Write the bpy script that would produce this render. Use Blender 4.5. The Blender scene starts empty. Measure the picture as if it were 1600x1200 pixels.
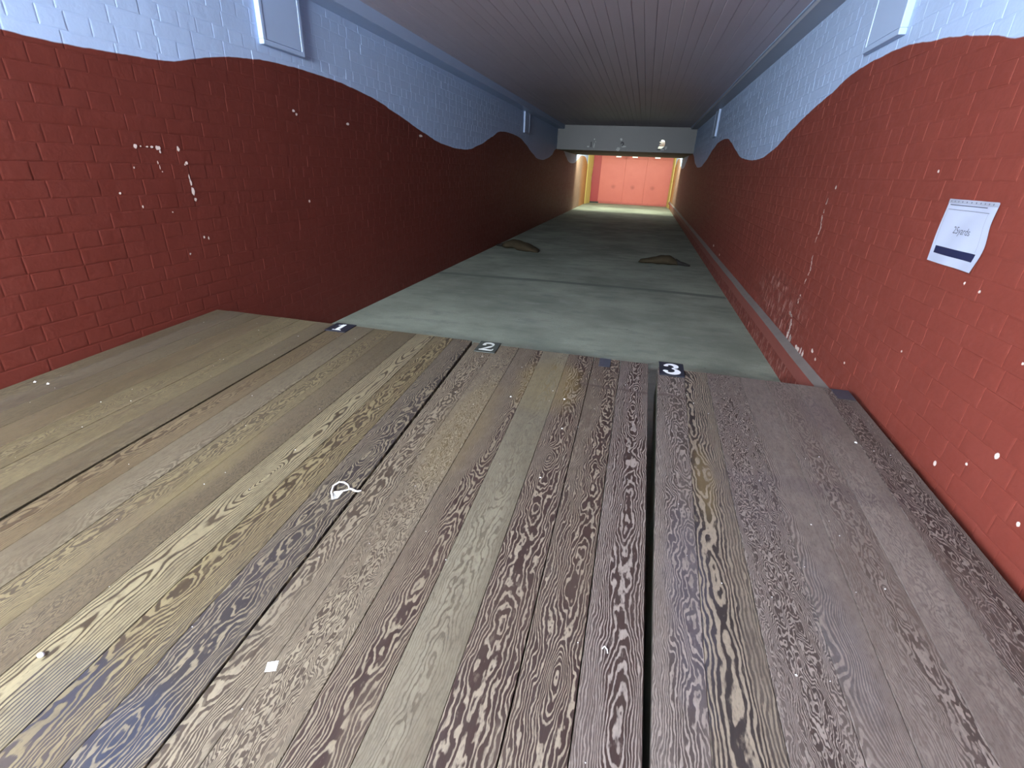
import bpy, bmesh, math, random
from mathutils import Vector, Matrix, noise as mnoise

random.seed(7)
C = bpy.context.scene.collection
H = 1.295                      # eye height above the floor; heights below are measured from the eye, floor = 0
XL, XR = -2.48, 1.11           # side wall faces
YB, YE = -2.2, 23.8            # back wall, butts
ZC = H + 1.125                 # ceiling

# ------------------------------------------------------------------ camera
cd = bpy.data.cameras.new('camera')
cam = bpy.data.objects.new('camera', cd)
C.objects.link(cam)
cd.sensor_fit = 'HORIZONTAL'
cd.sensor_width = 36.0
cd.lens = 754.612 / 1600 * 36.0
cd.clip_start = 0.02
cd.clip_end = 100
rx = Vector((0.96816033, 0.24729442, 0.03887224))
dn = Vector((0.13529297, -0.38625033, -0.91241794))
fw = Vector((-0.21062145, 0.88862599, -0.40740945))
up, bk = -dn, -fw
cam.matrix_world = Matrix(((rx.x, up.x, bk.x, 0), (rx.y, up.y, bk.y, 0), (rx.z, up.z, bk.z, H), (0, 0, 0, 1)))
bpy.context.scene.camera = cam

# ------------------------------------------------------------------ world, exposure, lights
w = bpy.data.worlds.new('world')
bpy.context.scene.world = w
w.use_nodes = True
w.node_tree.nodes['Background'].inputs[0].default_value = (0.5, 0.55, 0.65, 1)
w.node_tree.nodes['Background'].inputs[1].default_value = 0.02
vs = bpy.context.scene.view_settings
vs.view_transform = 'Standard'
vs.look = 'None'
vs.gamma = 1.0
vs.use_curve_mapping = False
vs.exposure = 0.0
bpy.context.scene.cycles.max_bounces = 10
bpy.context.scene.cycles.diffuse_bounces = 4
bpy.context.scene.cycles.sample_clamp_indirect = 4.0

LAMP_B = 1750.0                # radiance of the four tubes on the wall behind the shooters
LAMP_C = (0.86, 0.93, 1.0)
BUTT_E = 78.0                  # each butt lamp
BUTT_C = (0.98, 1.0, 0.76)


# ------------------------------------------------------------------ helpers
def link(o, parent=None):
    C.objects.link(o)
    if parent is not None:
        o.parent = parent
    return o


def obj(name, verts, faces, mat=None, parent=None, loc=(0, 0, 0), rot=(0, 0, 0), smooth=False):
    me = bpy.data.meshes.new(name)
    me.from_pydata([tuple(v) for v in verts], [], faces)
    me.validate()
    bm = bmesh.new()
    bm.from_mesh(me)
    bmesh.ops.recalc_face_normals(bm, faces=bm.faces)
    bm.to_mesh(me)
    bm.free()
    if mat:
        me.materials.append(mat)
    if smooth:
        for p in me.polygons:
            p.use_smooth = True
    o = bpy.data.objects.new(name, me)
    o.location = loc
    o.rotation_euler = rot
    return link(o, parent)


BOXF = [(0, 1, 2, 3), (4, 7, 6, 5), (0, 4, 5, 1), (1, 5, 6, 2), (2, 6, 7, 3), (3, 7, 4, 0)]


def boxv(x0, x1, y0, y1, z0, z1):
    return [(x0, y0, z0), (x1, y0, z0), (x1, y1, z0), (x0, y1, z0), (x0, y0, z1), (x1, y0, z1), (x1, y1, z1), (x0, y1, z1)]


def boxes(name, lst, mat, parent=None, loc=(0, 0, 0), rot=(0, 0, 0), bevel=0.0):
    V, F = [], []
    for b in lst:
        n = len(V)
        V += boxv(*b)
        F += [tuple(i + n for i in f) for f in BOXF]
    o = obj(name, V, F, mat, parent, loc, rot)
    if bevel:
        bm = bmesh.new()
        bm.from_mesh(o.data)
        bmesh.ops.bevel(bm, geom=list(bm.edges), offset=bevel, segments=2, profile=0.6, affect='EDGES')
        bm.to_mesh(o.data)
        bm.free()
    return o


def prism(name, poly, t, mat, frame, parent=None, loc=(0, 0, 0), rot=(0, 0, 0)):
    """polygon in (u, v), extruded by t along the frame's third axis; frame = (origin, U, V, N)"""
    o0, U, V_, N_ = [Vector(a) for a in frame]
    n = len(poly)
    V = [o0 + U * u + V_ * v for u, v in poly] + [o0 + U * u + V_ * v + N_ * t for u, v in poly]
    F = [tuple(range(n)), tuple(range(2 * n - 1, n - 1, -1))] + [(i, (i + 1) % n, n + (i + 1) % n, n + i) for i in range(n)]
    return obj(name, V, F, mat, parent, loc, rot)


def tag(o, label=None, cat=None, group=None, kind=None):
    if label:
        o['label'] = label
    if cat:
        o['category'] = cat
    if group:
        o['group'] = group
    if kind:
        o['kind'] = kind
    return o


def empty(name, loc, label, cat, group=None, rot=(0, 0, 0)):
    o = bpy.data.objects.new(name, None)
    o.location = loc
    o.rotation_euler = rot
    o.empty_display_size = 0.1
    link(o)
    return tag(o, label, cat, group)


def tube_mesh(pts, r, seg=6):
    V, F = [], []
    n = len(pts)
    P = [Vector(p) for p in pts]
    for i in range(n):
        d = (P[min(i + 1, n - 1)] - P[max(i - 1, 0)]).normalized()
        a = d.cross(Vector((0, 0, 1)))
        if a.length < 1e-4:
            a = Vector((1, 0, 0))
        a.normalize()
        b = d.cross(a)
        rr = r[i] if isinstance(r, (list, tuple)) else r
        for k in range(seg):
            t = 2 * math.pi * k / seg
            V.append(P[i] + a * math.cos(t) * rr + b * math.sin(t) * rr)
    for i in range(n - 1):
        for k in range(seg):
            F.append((i * seg + k, i * seg + (k + 1) % seg, (i + 1) * seg + (k + 1) % seg, (i + 1) * seg + k))
    F.append(tuple(range(seg)))
    F.append(tuple(range(n * seg - 1, (n - 1) * seg - 1, -1)))
    return V, F


# ------------------------------------------------------------------ node helpers
class NT:
    def __init__(s, name):
        s.m = bpy.data.materials.new(name)
        s.m.use_nodes = True
        s.t = s.m.node_tree
        s.b = s.t.nodes['Principled BSDF']

    def n(s, typ, **kw):
        nd = s.t.nodes.new(typ)
        for k, v in kw.items():
            setattr(nd, k, v)
        return nd

    def put(s, sock, v):
        if isinstance(v, bpy.types.NodeSocket):
            s.t.links.new(v, sock)
        else:
            sock.default_value = v

    def math(s, op, a, b=None, c=None, clamp=False):
        nd = s.n('ShaderNodeMath', operation=op, use_clamp=clamp)
        s.put(nd.inputs[0], a)
        if b is not None:
            s.put(nd.inputs[1], b)
        if c is not None:
            s.put(nd.inputs[2], c)
        return nd.outputs[0]

    def vmath(s, op, a, b=None):
        nd = s.n('ShaderNodeVectorMath', operation=op)
        s.put(nd.inputs[0], a)
        if b is not None:
            s.put(nd.inputs[1], b)
        return nd.outputs[0]

    def xyz(s, v):
        nd = s.n('ShaderNodeSeparateXYZ')
        s.put(nd.inputs[0], v)
        return nd.outputs

    def comb(s, x, y, z):
        nd = s.n('ShaderNodeCombineXYZ')
        for i, v in enumerate((x, y, z)):
            s.put(nd.inputs[i], v)
        return nd.outputs[0]

    def noise(s, vec, scale, detail=2.0, rough=0.5, dist=0.0, col=False):
        nd = s.n('ShaderNodeTexNoise')
        s.put(nd.inputs['Vector'], vec)
        nd.inputs['Scale'].default_value = scale
        nd.inputs['Detail'].default_value = detail
        nd.inputs['Roughness'].default_value = rough
        nd.inputs['Distortion'].default_value = dist
        return nd.outputs['Color' if col else 'Fac']

    def step(s, v, a, b, lo=0.0, hi=1.0):
        nd = s.n('ShaderNodeMapRange', interpolation_type='SMOOTHSTEP')
        s.put(nd.inputs[0], v)
        s.put(nd.inputs[1], a)
        s.put(nd.inputs[2], b)
        nd.inputs[3].default_value = lo
        nd.inputs[4].default_value = hi
        return nd.outputs[0]

    def mix(s, f, a, b, blend='MIX'):
        nd = s.n('ShaderNodeMix', data_type='RGBA', blend_type=blend)
        s.put(nd.inputs[0], f)
        for k, v in ((6, a), (7, b)):
            s.put(nd.inputs[k], tuple(v) + (1,) if isinstance(v, (tuple, list)) and len(v) == 3 else v)
        return nd.outputs[2]

    def attr(s, name, vec=False):
        nd = s.n('ShaderNodeAttribute', attribute_type='OBJECT', attribute_name=name)
        return nd.outputs['Vector' if vec else 'Fac']

    def pos(s):
        return s.n('ShaderNodeNewGeometry').outputs['Position']

    def obco(s):
        return s.n('ShaderNodeTexCoord').outputs['Object']

    def bump(s, h, strength=0.3, dist=0.002):
        nd = s.n('ShaderNodeBump')
        nd.inputs['Strength'].default_value = strength
        nd.inputs['Distance'].default_value = dist
        s.put(nd.inputs['Height'], h)
        s.t.links.new(nd.outputs[0], s.b.inputs['Normal'])

    def done(s, col, rough=0.6, spec=0.4, metal=0.0):
        s.put(s.b.inputs['Base Color'], tuple(col) + (1,) if isinstance(col, tuple) else col)
        s.put(s.b.inputs['Roughness'], rough)
        s.put(s.b.inputs['Specular IOR Level'], spec)
        s.put(s.b.inputs['Metallic'], metal)
        return s.m


def plain(name, col, rough=0.6, spec=0.4, var=0.12, scale=30.0, metal=0.0):
    t = NT(name)
    nz = t.noise(t.obco(), scale, 3.0, 0.6)
    c = t.mix(nz, tuple(x * (1 - var) for x in col), tuple(min(1, x * (1 + var)) for x in col))
    t.bump(nz, 0.1, 0.001)
    return t.done(c, rough, spec, metal)


# ------------------------------------------------------------------ materials
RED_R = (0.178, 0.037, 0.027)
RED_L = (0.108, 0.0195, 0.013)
BLUE = (0.40, 0.53, 0.76)


def wave_curve(t, y, pts):
    fc = t.n('ShaderNodeFloatCurve')
    cu = fc.mapping.curves[0]
    P = [((a + 3) / 28.0, b) for a, b in pts]
    while len(cu.points) < len(P):
        cu.points.new(0.5, 0.5)
    for p, (a, b) in zip(cu.points, P):
        p.location = (a, b)
        p.handle_type = 'AUTO'
    fc.mapping.update()
    t.put(fc.inputs['Value'], t.math('DIVIDE', t.math('ADD', y, 3.0), 28.0))
    return fc.outputs[0]


def wall_paint(name, pts, rightwall):
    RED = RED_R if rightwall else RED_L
    t = NT(name)
    p = t.pos()
    X, Y, Z = t.xyz(p)
    zr = t.math('SUBTRACT', Z, H)
    edge = wave_curve(t, Y, pts)
    wob = t.math('MULTIPLY', t.math('SUBTRACT', t.noise(p, 9.0, 2.0), 0.5), 0.012)
    mask = t.step(t.math('SUBTRACT', zr, t.math('ADD', edge, wob)), -0.003, 0.003)
    n1 = t.noise(p, 2.2, 4.0, 0.6)
    n2 = t.noise(p, 22.0, 3.0, 0.6)
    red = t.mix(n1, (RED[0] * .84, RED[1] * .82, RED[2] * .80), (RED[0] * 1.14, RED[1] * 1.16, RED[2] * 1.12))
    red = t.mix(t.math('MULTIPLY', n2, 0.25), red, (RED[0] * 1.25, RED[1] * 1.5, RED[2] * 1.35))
    # grazing sheen near the butts painted in as beige; nearer still, ochre paint
    sheen = t.step(t.math('ADD', Y, t.math('MULTIPLY', n1, 2.5)), 17.6, 21.2, 0.0, 0.8)
    red = t.mix(sheen, red, (0.20, 0.150, 0.110))
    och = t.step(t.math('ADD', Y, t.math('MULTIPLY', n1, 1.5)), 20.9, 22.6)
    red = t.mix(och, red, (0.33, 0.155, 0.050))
    blu = t.mix(n1, tuple(c * 0.93 for c in BLUE), tuple(c * 1.05 for c in BLUE))
    col = t.mix(mask, red, blu)
    # small chips down to the plaster
    vo = t.n('ShaderNodeTexVoronoi', feature='F1')
    t.put(vo.inputs['Vector'], p)
    vo.inputs['Scale'].default_value = 11.0
    rnd = t.xyz(vo.outputs['Color'])
    gate = t.math('GREATER_THAN', rnd[0], 0.955 if rightwall else 0.985)
    size = t.math('MULTIPLY', rnd[1], 0.045)
    chip = t.math('MULTIPLY', gate, t.math('LESS_THAN', vo.outputs['Distance'], size))
    chip = t.math('MULTIPLY', chip, t.math('SUBTRACT', 1.0, mask))
    col = t.mix(chip, col, (0.62, 0.52, 0.48))
    if rightwall:
        # damp blown patch above the rail, and the spalled plinth under it
        dy = t.math('DIVIDE', t.math('SUBTRACT', Y, 4.05), 0.75)
        dz = t.math('DIVIDE', t.math('SUBTRACT', zr, -0.86), 0.22)
        d = t.math('SQRT', t.math('ADD', t.math('MULTIPLY', dy, dy), t.math('MULTIPLY', dz, dz)))
        patch = t.step(d, 0.6, 1.15, 1.0, 0.0)
        pl = t.step(zr, -1.13, -1.09, 1.0, 0.0)
        zone = t.math('MAXIMUM', patch, t.math('MULTIPLY', pl, 0.8))
        st = t.vmath('MULTIPLY', p, (1.0, 1.0, 0.45))
        nz = t.noise(st, 26.0, 4.0, 0.7)
        blot = t.math('MULTIPLY', zone, t.step(nz, 0.54, 0.60))
        col = t.mix(blot, col, (0.33, 0.165, 0.14))
        dark = t.math('MULTIPLY', zone, t.step(nz, 0.40, 0.47, 0.75, 0.0))
        col = t.mix(dark, col, (0.10, 0.03, 0.024))
    hgt = t.math('ADD', t.math('MULTIPLY', t.noise(p, 14.0, 3.0, 0.6), 1.0), t.math('MULTIPLY', t.noise(p, 70.0, 2.0, 0.5), 0.25))
    t.bump(hgt, 0.55, 0.004)
    return t.done(col, t.step(n2, 0.3, 0.7, 0.52, 0.66), 0.3)


WL = [(-3, .45), (-1.6, .56), (0.2, .46), (1.0, .42), (1.69, .411), (1.95, .411), (2.18, .423), (2.35, .43), (2.59, .476), (2.93, .543), (3.41, .581), (3.77, .582), (4.31, .553), (5.01, .449),
      (5.7, .32), (6.4, .228), (6.87, .211), (7.56, .282), (8.4, .46), (9.17, .577), (9.9, .57), (10.68, .48), (11.6, .30), (12.45, .215), (13.2, .26), (13.9, .36), (15.15, .565), (16.4, .40), (17.74, .235), (19.3, .40), (20.9, .56), (22.3, .40), (23.5, .22), (25, .3)]
WR = [(-3, .40), (-1.6, .54), (0.0, .46), (1.2, .43), (2.0, .435), (2.2, .447), (2.38, .488), (2.9, .574), (3.37, .61), (4.08, .535), (4.87, .389), (5.61, .226), (6.1, .185), (6.6, .195), (7.64, .333),
      (8.3, .47), (8.95, .545), (9.5, .545), (10.1, .49), (11.49, .249), (12.4, .178), (13.3, .24), (14.8, .53), (15.3, .56), (16.6, .4), (18.0, .2), (19.5, .4), (21.0, .57), (22.4, .4), (23.6, .2), (25, .3)]
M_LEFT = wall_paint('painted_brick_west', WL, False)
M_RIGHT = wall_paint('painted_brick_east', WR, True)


def mk_white(name='blue_white_gloss', k=1.0, col=BLUE):
    t = NT(name)
    p = t.pos()
    n1 = t.noise(p, 3.0, 4.0, 0.6)
    c = t.mix(n1, tuple(x * .92 * k for x in col), tuple(x * 1.05 * k for x in col))
    t.bump(t.noise(p, 60.0, 2.0), 0.15, 0.002)
    return t.done(c, 0.42, 0.45)


M_WHITE = mk_white()
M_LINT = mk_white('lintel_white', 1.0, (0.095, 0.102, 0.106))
M_BACK = mk_white('back_wall_white', 1.0, (0.6, 0.6, 0.6))
M_ENDW = mk_white('butt_wall_white', 1.0, (0.74, 0.79, 0.88))


def mk_ceiling():
    t = NT('ceiling_board_paint')
    p = t.pos()
    st = t.vmath('MULTIPLY', p, (14.0, 0.8, 1.0))
    n1 = t.noise(st, 1.0, 4.0, 0.6)
    n2 = t.noise(p, 0.9, 3.0)
    c = t.mix(n1, (0.52, 0.47, 0.55), (0.64, 0.58, 0.67))
    c = t.mix(t.math('MULTIPLY', n2, 0.4), c, (0.42, 0.38, 0.38))
    t.bump(n1, 0.25, 0.002)
    return t.done(c, 0.5, 0.35)


M_CEIL = mk_ceiling()


def mk_floor():
    t = NT('concrete')
    p = t.pos()
    X, Y, Z = t.xyz(p)
    big = t.noise(p, 0.9, 5.0, 0.62)
    mid = t.noise(t.vmath('MULTIPLY', p, (1.0, 2.2, 1.0)), 2.6, 5.0, 0.65)
    fine = t.noise(p, 90.0, 2.0, 0.6)
    c = t.mix(t.step(big, 0.3, 0.7), (0.18, 0.208, 0.168), (0.325, 0.365, 0.295))
    c = t.mix(t.step(mid, 0.52, 0.72, 0.0, 0.55), c, (0.13, 0.155, 0.15))
    c = t.mix(t.step(mid, 0.28, 0.42, 0.5, 0.0), c, (0.37, 0.39, 0.345))
    c = t.mix(t.step(fine, 0.35, 0.7, 0.25, 0.0), c, (0.12, 0.13, 0.12))
    c = t.mix(t.step(t.noise(p, 30.0, 1.0), 0.77, 0.80), c, (0.08, 0.08, 0.08))
    t.bump(t.math('ADD', fine, t.math('MULTIPLY', mid, 2.0)), 0.3, 0.002)
    return t.done(c, t.step(mid, 0.3, 0.7, 0.62, 0.85), 0.3)


M_FLOOR = mk_floor()


def mk_wood():
    t = NT('weathered_fir')
    co = t.obco()
    x, y, z = t.xyz(co)
    seed = t.attr('seed')
    pith, depth, dens = t.attr('pith'), t.attr('depth'), t.attr('dens')
    wig, duty, cont = t.attr('wig'), t.attr('duty'), t.attr('contrast')
    dark, pale = t.attr('dark', True), t.attr('pale', True)
    q = t.comb(x, t.math('ADD', y, t.math('MULTIPLY', seed, 3.7)), seed)
    wob = t.math('MULTIPLY', t.math('SUBTRACT', t.noise(t.vmath('MULTIPLY', q, (0.0, 1.3, 1.0)), 1.0, 2.0), 0.5), 0.05)
    dx = t.math('SUBTRACT', t.math('SUBTRACT', x, pith), wob)
    dw = t.math('MULTIPLY', t.math('SUBTRACT', t.noise(t.vmath('MULTIPLY', q, (0.0, 1.6, 2.0)), 1.0, 3.0), 0.5), 0.13)
    dd = t.math('ADD', depth, dw)
    r = t.math('SQRT', t.math('ADD', t.math('MULTIPLY', dx, dx), t.math('ADD', t.math('MULTIPLY', dd, dd), 0.0002)))
    # a knot: the rings swell round it
    ka = t.math('DIVIDE', t.math('SUBTRACT', x, t.attr('knot_x')), 0.020)
    kb = t.math('DIVIDE', t.math('SUBTRACT', y, t.attr('knot_y')), 0.060)
    ke = t.math('EXPONENT', t.math('MULTIPLY', t.math('ADD', t.math('MULTIPLY', ka, ka), t.math('MULTIPLY', kb, kb)), -1.0))
    r = t.math('SUBTRACT', r, t.math('MULTIPLY', ke, 0.030))
    w1 = t.math('SUBTRACT', t.noise(t.vmath('MULTIPLY', q, (26.0, 8.0, 1.0)), 1.0, 2.0, 0.5), 0.5)
    w2 = t.math('SUBTRACT', t.noise(t.vmath('MULTIPLY', q, (85.0, 34.0, 1.0)), 1.0, 2.0, 0.55), 0.5)
    warp = t.math('MULTIPLY', t.math('ADD', w1, t.math('MULTIPLY', w2, 0.20)), wig)
    ph = t.math('MULTIPLY', t.math('ADD', r, warp), t.math('MULTIPLY', dens, 1.95))
    s = t.math('FRACT', ph)
    tri = t.math('MULTIPLY', t.math('ABSOLUTE', t.math('SUBTRACT', s, 0.5)), 2.0)
    band = t.step(tri, t.math('SUBTRACT', duty, 0.16), t.math('ADD', duty, 0.16))
    # polish: worn stretches where the relief and the contrast are gone
    wear = t.noise(t.vmath('MULTIPLY', q, (7.0, 1.1, 1.0)), 1.0, 4.0, 0.6)
    # where the rings stand steep in the board the lines are fine and worn flat
    flat = t.step(t.math('DIVIDE', t.math('ABSOLUTE', dx), r), 0.55, 0.92, 1.0, 0.42)
    k = t.math('MULTIPLY', t.math('MULTIPLY', cont, flat), t.step(wear, 0.34, 0.58, 0.40, 1.1), clamp=True)
    avg = t.mix(t.step(wear, 0.3, 0.7, 0.40, 0.72), dark, pale)
    grain = t.mix(band, dark, pale)
    col = t.mix(k, avg, grain)
    fib = t.noise(t.vmath('MULTIPLY', q, (420.0, 14.0, 1.0)), 1.0, 2.0, 0.6)
    col = t.mix(t.step(fib, 0.3, 0.7, 0.30, 0.0), col, t.mix(0.5, col, (0.05, 0.04, 0.035)))
    spk = t.noise(t.vmath('MULTIPLY', q, (150.0, 60.0, 1.0)), 1.0, 2.0, 0.6)
    col = t.mix(t.step(spk, 0.50, 0.70, 0.0, 0.45), col, t.mix(0.6, col, (0.02, 0.015, 0.012)))
    spk2 = t.noise(t.vmath('MULTIPLY', q, (60.0, 22.0, 1.0)), 1.0, 4.0, 0.7)
    col = t.mix(t.step(spk2, 0.48, 0.66, 0.0, 0.42), col, t.mix(0.6, col, (0.025, 0.02, 0.015)))
    col = t.mix(t.step(spk2, 0.30, 0.44, 0.30, 0.0), col, pale)
    dash = t.noise(t.vmath('MULTIPLY', q, (75.0, 5.0, 1.0)), 1.0, 4.0, 0.7)
    col = t.mix(t.step(dash, 0.57, 0.66, 0.0, 0.55), col, t.mix(0.5, col, dark))
    dirt = t.noise(t.vmath('MULTIPLY', q, (3.0, 2.2, 1.0)), 1.0, 4.0, 0.6)
    col = t.mix(t.step(dirt, 0.46, 0.72, 0.0, 0.45), col, t.mix(0.55, col, (0.07, 0.05, 0.035)))
    # old spills: blue-black ink and dark water lines; plus amber tints, each at its own place on the decks
    P = t.pos()
    X, Y, Z = t.xyz(P)
    jit = t.math('MULTIPLY', t.math('SUBTRACT', t.noise(P, 9.0, 4.0, 0.7), 0.5), 0.9)

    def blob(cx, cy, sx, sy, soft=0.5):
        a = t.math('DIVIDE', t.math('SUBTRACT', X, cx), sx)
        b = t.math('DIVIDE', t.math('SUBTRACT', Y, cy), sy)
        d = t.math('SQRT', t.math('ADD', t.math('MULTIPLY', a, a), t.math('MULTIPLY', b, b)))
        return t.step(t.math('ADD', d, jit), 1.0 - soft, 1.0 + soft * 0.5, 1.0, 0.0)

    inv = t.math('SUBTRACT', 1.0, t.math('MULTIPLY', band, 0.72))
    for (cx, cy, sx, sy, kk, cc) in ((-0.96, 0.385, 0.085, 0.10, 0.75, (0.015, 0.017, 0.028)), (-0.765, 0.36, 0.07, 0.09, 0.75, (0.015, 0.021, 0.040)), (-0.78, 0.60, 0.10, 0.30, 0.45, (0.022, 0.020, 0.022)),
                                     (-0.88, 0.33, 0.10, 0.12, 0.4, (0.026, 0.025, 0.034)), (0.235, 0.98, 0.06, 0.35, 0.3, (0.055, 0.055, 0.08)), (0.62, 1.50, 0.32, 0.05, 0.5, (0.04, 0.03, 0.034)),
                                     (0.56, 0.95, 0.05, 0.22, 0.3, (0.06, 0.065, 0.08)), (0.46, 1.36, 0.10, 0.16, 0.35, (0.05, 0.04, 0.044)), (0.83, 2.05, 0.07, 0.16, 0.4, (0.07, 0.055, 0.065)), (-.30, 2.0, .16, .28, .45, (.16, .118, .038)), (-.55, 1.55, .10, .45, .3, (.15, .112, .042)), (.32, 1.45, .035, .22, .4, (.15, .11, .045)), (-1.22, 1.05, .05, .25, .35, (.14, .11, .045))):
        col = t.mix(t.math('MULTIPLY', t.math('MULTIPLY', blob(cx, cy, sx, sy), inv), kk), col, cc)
    yl = t.math('ADD', 2.03, t.math('MULTIPLY', t.math('SUBTRACT', t.noise(P, 6.0, 2.0), 0.5), 0.10))
    ln = t.step(t.math('ABSOLUTE', t.math('SUBTRACT', Y, yl)), 0.004, 0.016, 0.75, 0.0)
    inx = t.math('MULTIPLY', t.math('GREATER_THAN', X, -0.17), t.math('LESS_THAN', X, 0.3))
    col = t.mix(t.math('MULTIPLY', ln, inx), col, (0.05, 0.035, 0.03))
    hgt = t.math('ADD', t.math('MULTIPLY', t.math('MULTIPLY', band, k), 0.7), t.math('MULTIPLY', fib, 0.25))
    t.bump(hgt, 0.35, 0.0016)
    return t.done(col, t.step(wear, 0.3, 0.7, 0.46, 0.66), 0.35)


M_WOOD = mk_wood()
M_FRAME = plain('deck_frame_timber', (0.20, 0.19, 0.15), 0.75)
M_EDGE = plain('pale_green_timber', (0.34, 0.38, 0.30), 0.7)
M_RAIL = plain('rail_grey_top', (0.155, 0.135, 0.125), 0.6, var=0.2, scale=9)
M_RAILR = plain('rail_red_face', (0.22, 0.06, 0.047), 0.5, var=0.15, scale=9)
M_BLACK = plain('black_plate', (0.012, 0.014, 0.022), 0.45)
M_BLACKW = plain('worn_black_plate', (0.030, 0.035, 0.030), 0.6, var=0.4, scale=60)
M_NUM = plain('white_numeral', (0.72, 0.76, 0.80), 0.5, var=0.05)
M_NUMW = plain('worn_white_numeral', (0.5, 0.53, 0.5), 0.5, var=0.25, scale=80)
M_BLUEP = plain('slate_blue_paint', (0.036, 0.040, 0.055), 0.45, var=0.3, scale=40)
M_PAPER = plain('paper', (0.47, 0.53, 0.68), 0.35, var=0.02)
M_STRIP = plain('sleeve_strip', (0.38, 0.42, 0.52), 0.25, var=0.04)
M_INK = plain('ink_navy', (0.018, 0.022, 0.065), 0.4)
M_INKG = plain('ink_grey', (0.09, 0.10, 0.15), 0.5)
M_PLAST = plain('plaster', (0.70, 0.60, 0.55), 0.7, var=0.1)
M_SAND = plain('hessian', (0.042, 0.033, 0.020), 0.95, 0.1, var=0.35, scale=25)
M_SANDD = plain('dark_hessian', (0.022, 0.02, 0.019), 0.95, 0.1, var=0.3)
M_JOINT = plain('joint_tar', (0.125, 0.145, 0.125), 0.8)
M_YEL = plain('ochre_board', (0.50, 0.41, 0.13), 0.6, var=0.22, scale=5)
M_DRED = plain('dark_red_sheet', (0.30, 0.030, 0.036), 0.5)
M_DARK = plain('dark_timber', (0.03, 0.03, 0.03), 0.7)
M_SOFF = plain('soffit_brown', (0.10, 0.085, 0.07), 0.7)
M_CARD = plain('target_card', (0.78, 0.82, 0.86), 0.6, var=0.02)
M_LMARK = plain('lintel_black', (0.012, 0.013, 0.02), 0.6)
M_LCHIP = plain('lintel_chip', (0.80, 0.82, 0.84), 0.7, var=0.05)
M_METAL = plain('lamp_housing', (0.6, 0.6, 0.6), 0.4, var=0.03)


def mk_end():
    t = NT('butt_red')
    p = t.pos()
    X, Y, Z = t.xyz(p)
    n1 = t.noise(p, 1.6, 4.0, 0.6)
    c = t.mix(n1, (0.45, 0.105, 0.09), (0.55, 0.15, 0.125))
    # lead scars where three lanes' shots fall
    for cx in (-1.37, -0.52, 0.334):
        a = t.math('DIVIDE', t.math('SUBTRACT', X, cx), 0.14)
        b = t.math('DIVIDE', t.math('SUBTRACT', Z, H - 0.57), 0.13)
        d = t.math('ADD', t.math('SQRT', t.math('ADD', t.math('MULTIPLY', a, a), t.math('MULTIPLY', b, b))), t.math('MULTIPLY', t.noise(p, 12.0, 3.0), 0.5))
        c = t.mix(t.step(d, 0.3, 1.25, 0.55, 0.0), c, (0.24, 0.045, 0.04))
    base = t.step(t.math('ADD', Z, t.math('MULTIPLY', t.math('SUBTRACT', n1, 0.5), 0.25)), 0.02, 0.12, 0.5, 0.0)
    c = t.mix(base, c, (0.22, 0.05, 0.05))
    return t.done(c, 0.5, 0.35)


M_END = mk_end()
t = NT('tube_glow_twin')
t.b.inputs['Emission Color'].default_value = LAMP_C + (1,)
t.b.inputs['Emission Strength'].default_value = LAMP_B
M_TUBEB = t.done((0.8, 0.8, 0.8))
t = NT('butt_lamp_glow')
t.b.inputs['Emission Color'].default_value = (1, 0.92, 0.75, 1)
t.b.inputs['Emission Strength'].default_value = 6.0
M_BTUBE = t.done((0.8, 0.8, 0.8))
t = NT('clear_film')
t.b.inputs['Alpha'].default_value = 0.45
M_FILM = t.done((0.8, 0.82, 0.8), 0.2, 0.6)
M_FILMW = plain('milky_plastic', (0.78, 0.77, 0.76), 0.3, var=0.05)

# ------------------------------------------------------------------ setting: floor, ceiling, walls
floor = tag(boxes('floor', [(XL - .3, XR + .3, YB - .2, YE + .3, -0.25, 0.0)], M_FLOOR), 'grey green concrete floor running down the range', kind='structure')
jv, jf = [], []
for i in range(25):
    x = XL + 0.01 + (XR - XL - 0.02) * i / 24
    y = 6.0 + 0.12 * math.sin(min(1, (x - XL) / 2.6) * 1.57) - (0.06 if x > 0.4 else 0) * (x - .4) / .7 + random.uniform(-.008, .008)
    wd = 0.062 + random.uniform(-.008, .008)
    jv += [(x, y - wd, 0.0015), (x, y + wd, 0.0015)]
    if i:
        jf.append((2 * i - 2, 2 * i, 2 * i + 1, 2 * i - 1))
tag(obj('expansion_joint', jv, jf, M_JOINT, floor), 'dark expansion joint across the concrete')

ceil = tag(boxes('ceiling', [(XL - .3, XR + .3, YB - .2, YE + .3, ZC + 0.012, ZC + 0.3)], M_CEIL), 'dim mauve grey boarded ceiling', kind='structure')
x = -2.33
bw = 0.0935
cb = None
while x < 1.0:
    wv = bw - 0.002
    V = [(-wv / 2 - .002, 0, .012), (-wv / 2, 0, .002), (-wv / 2 + .004, 0, 0), (wv / 2 - .004, 0, 0), (wv / 2, 0, .002), (wv / 2 + .002, 0, .012)]
    L = YE - YB
    if cb is None:
        vv = [(a, 0, c) for a, b, c in V] + [(a, L, c) for a, b, c in V]
        ff = [(i, i + 1, i + 7, i + 6) for i in range(5)]
        cb = obj('ceiling_board', vv, ff, M_CEIL, ceil, (x + bw / 2, YB, ZC))
    else:
        o = cb.copy()
        link(o, ceil)
        o.location = (x + bw / 2, YB, ZC + random.uniform(-.001, .002))
    x += bw

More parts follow.
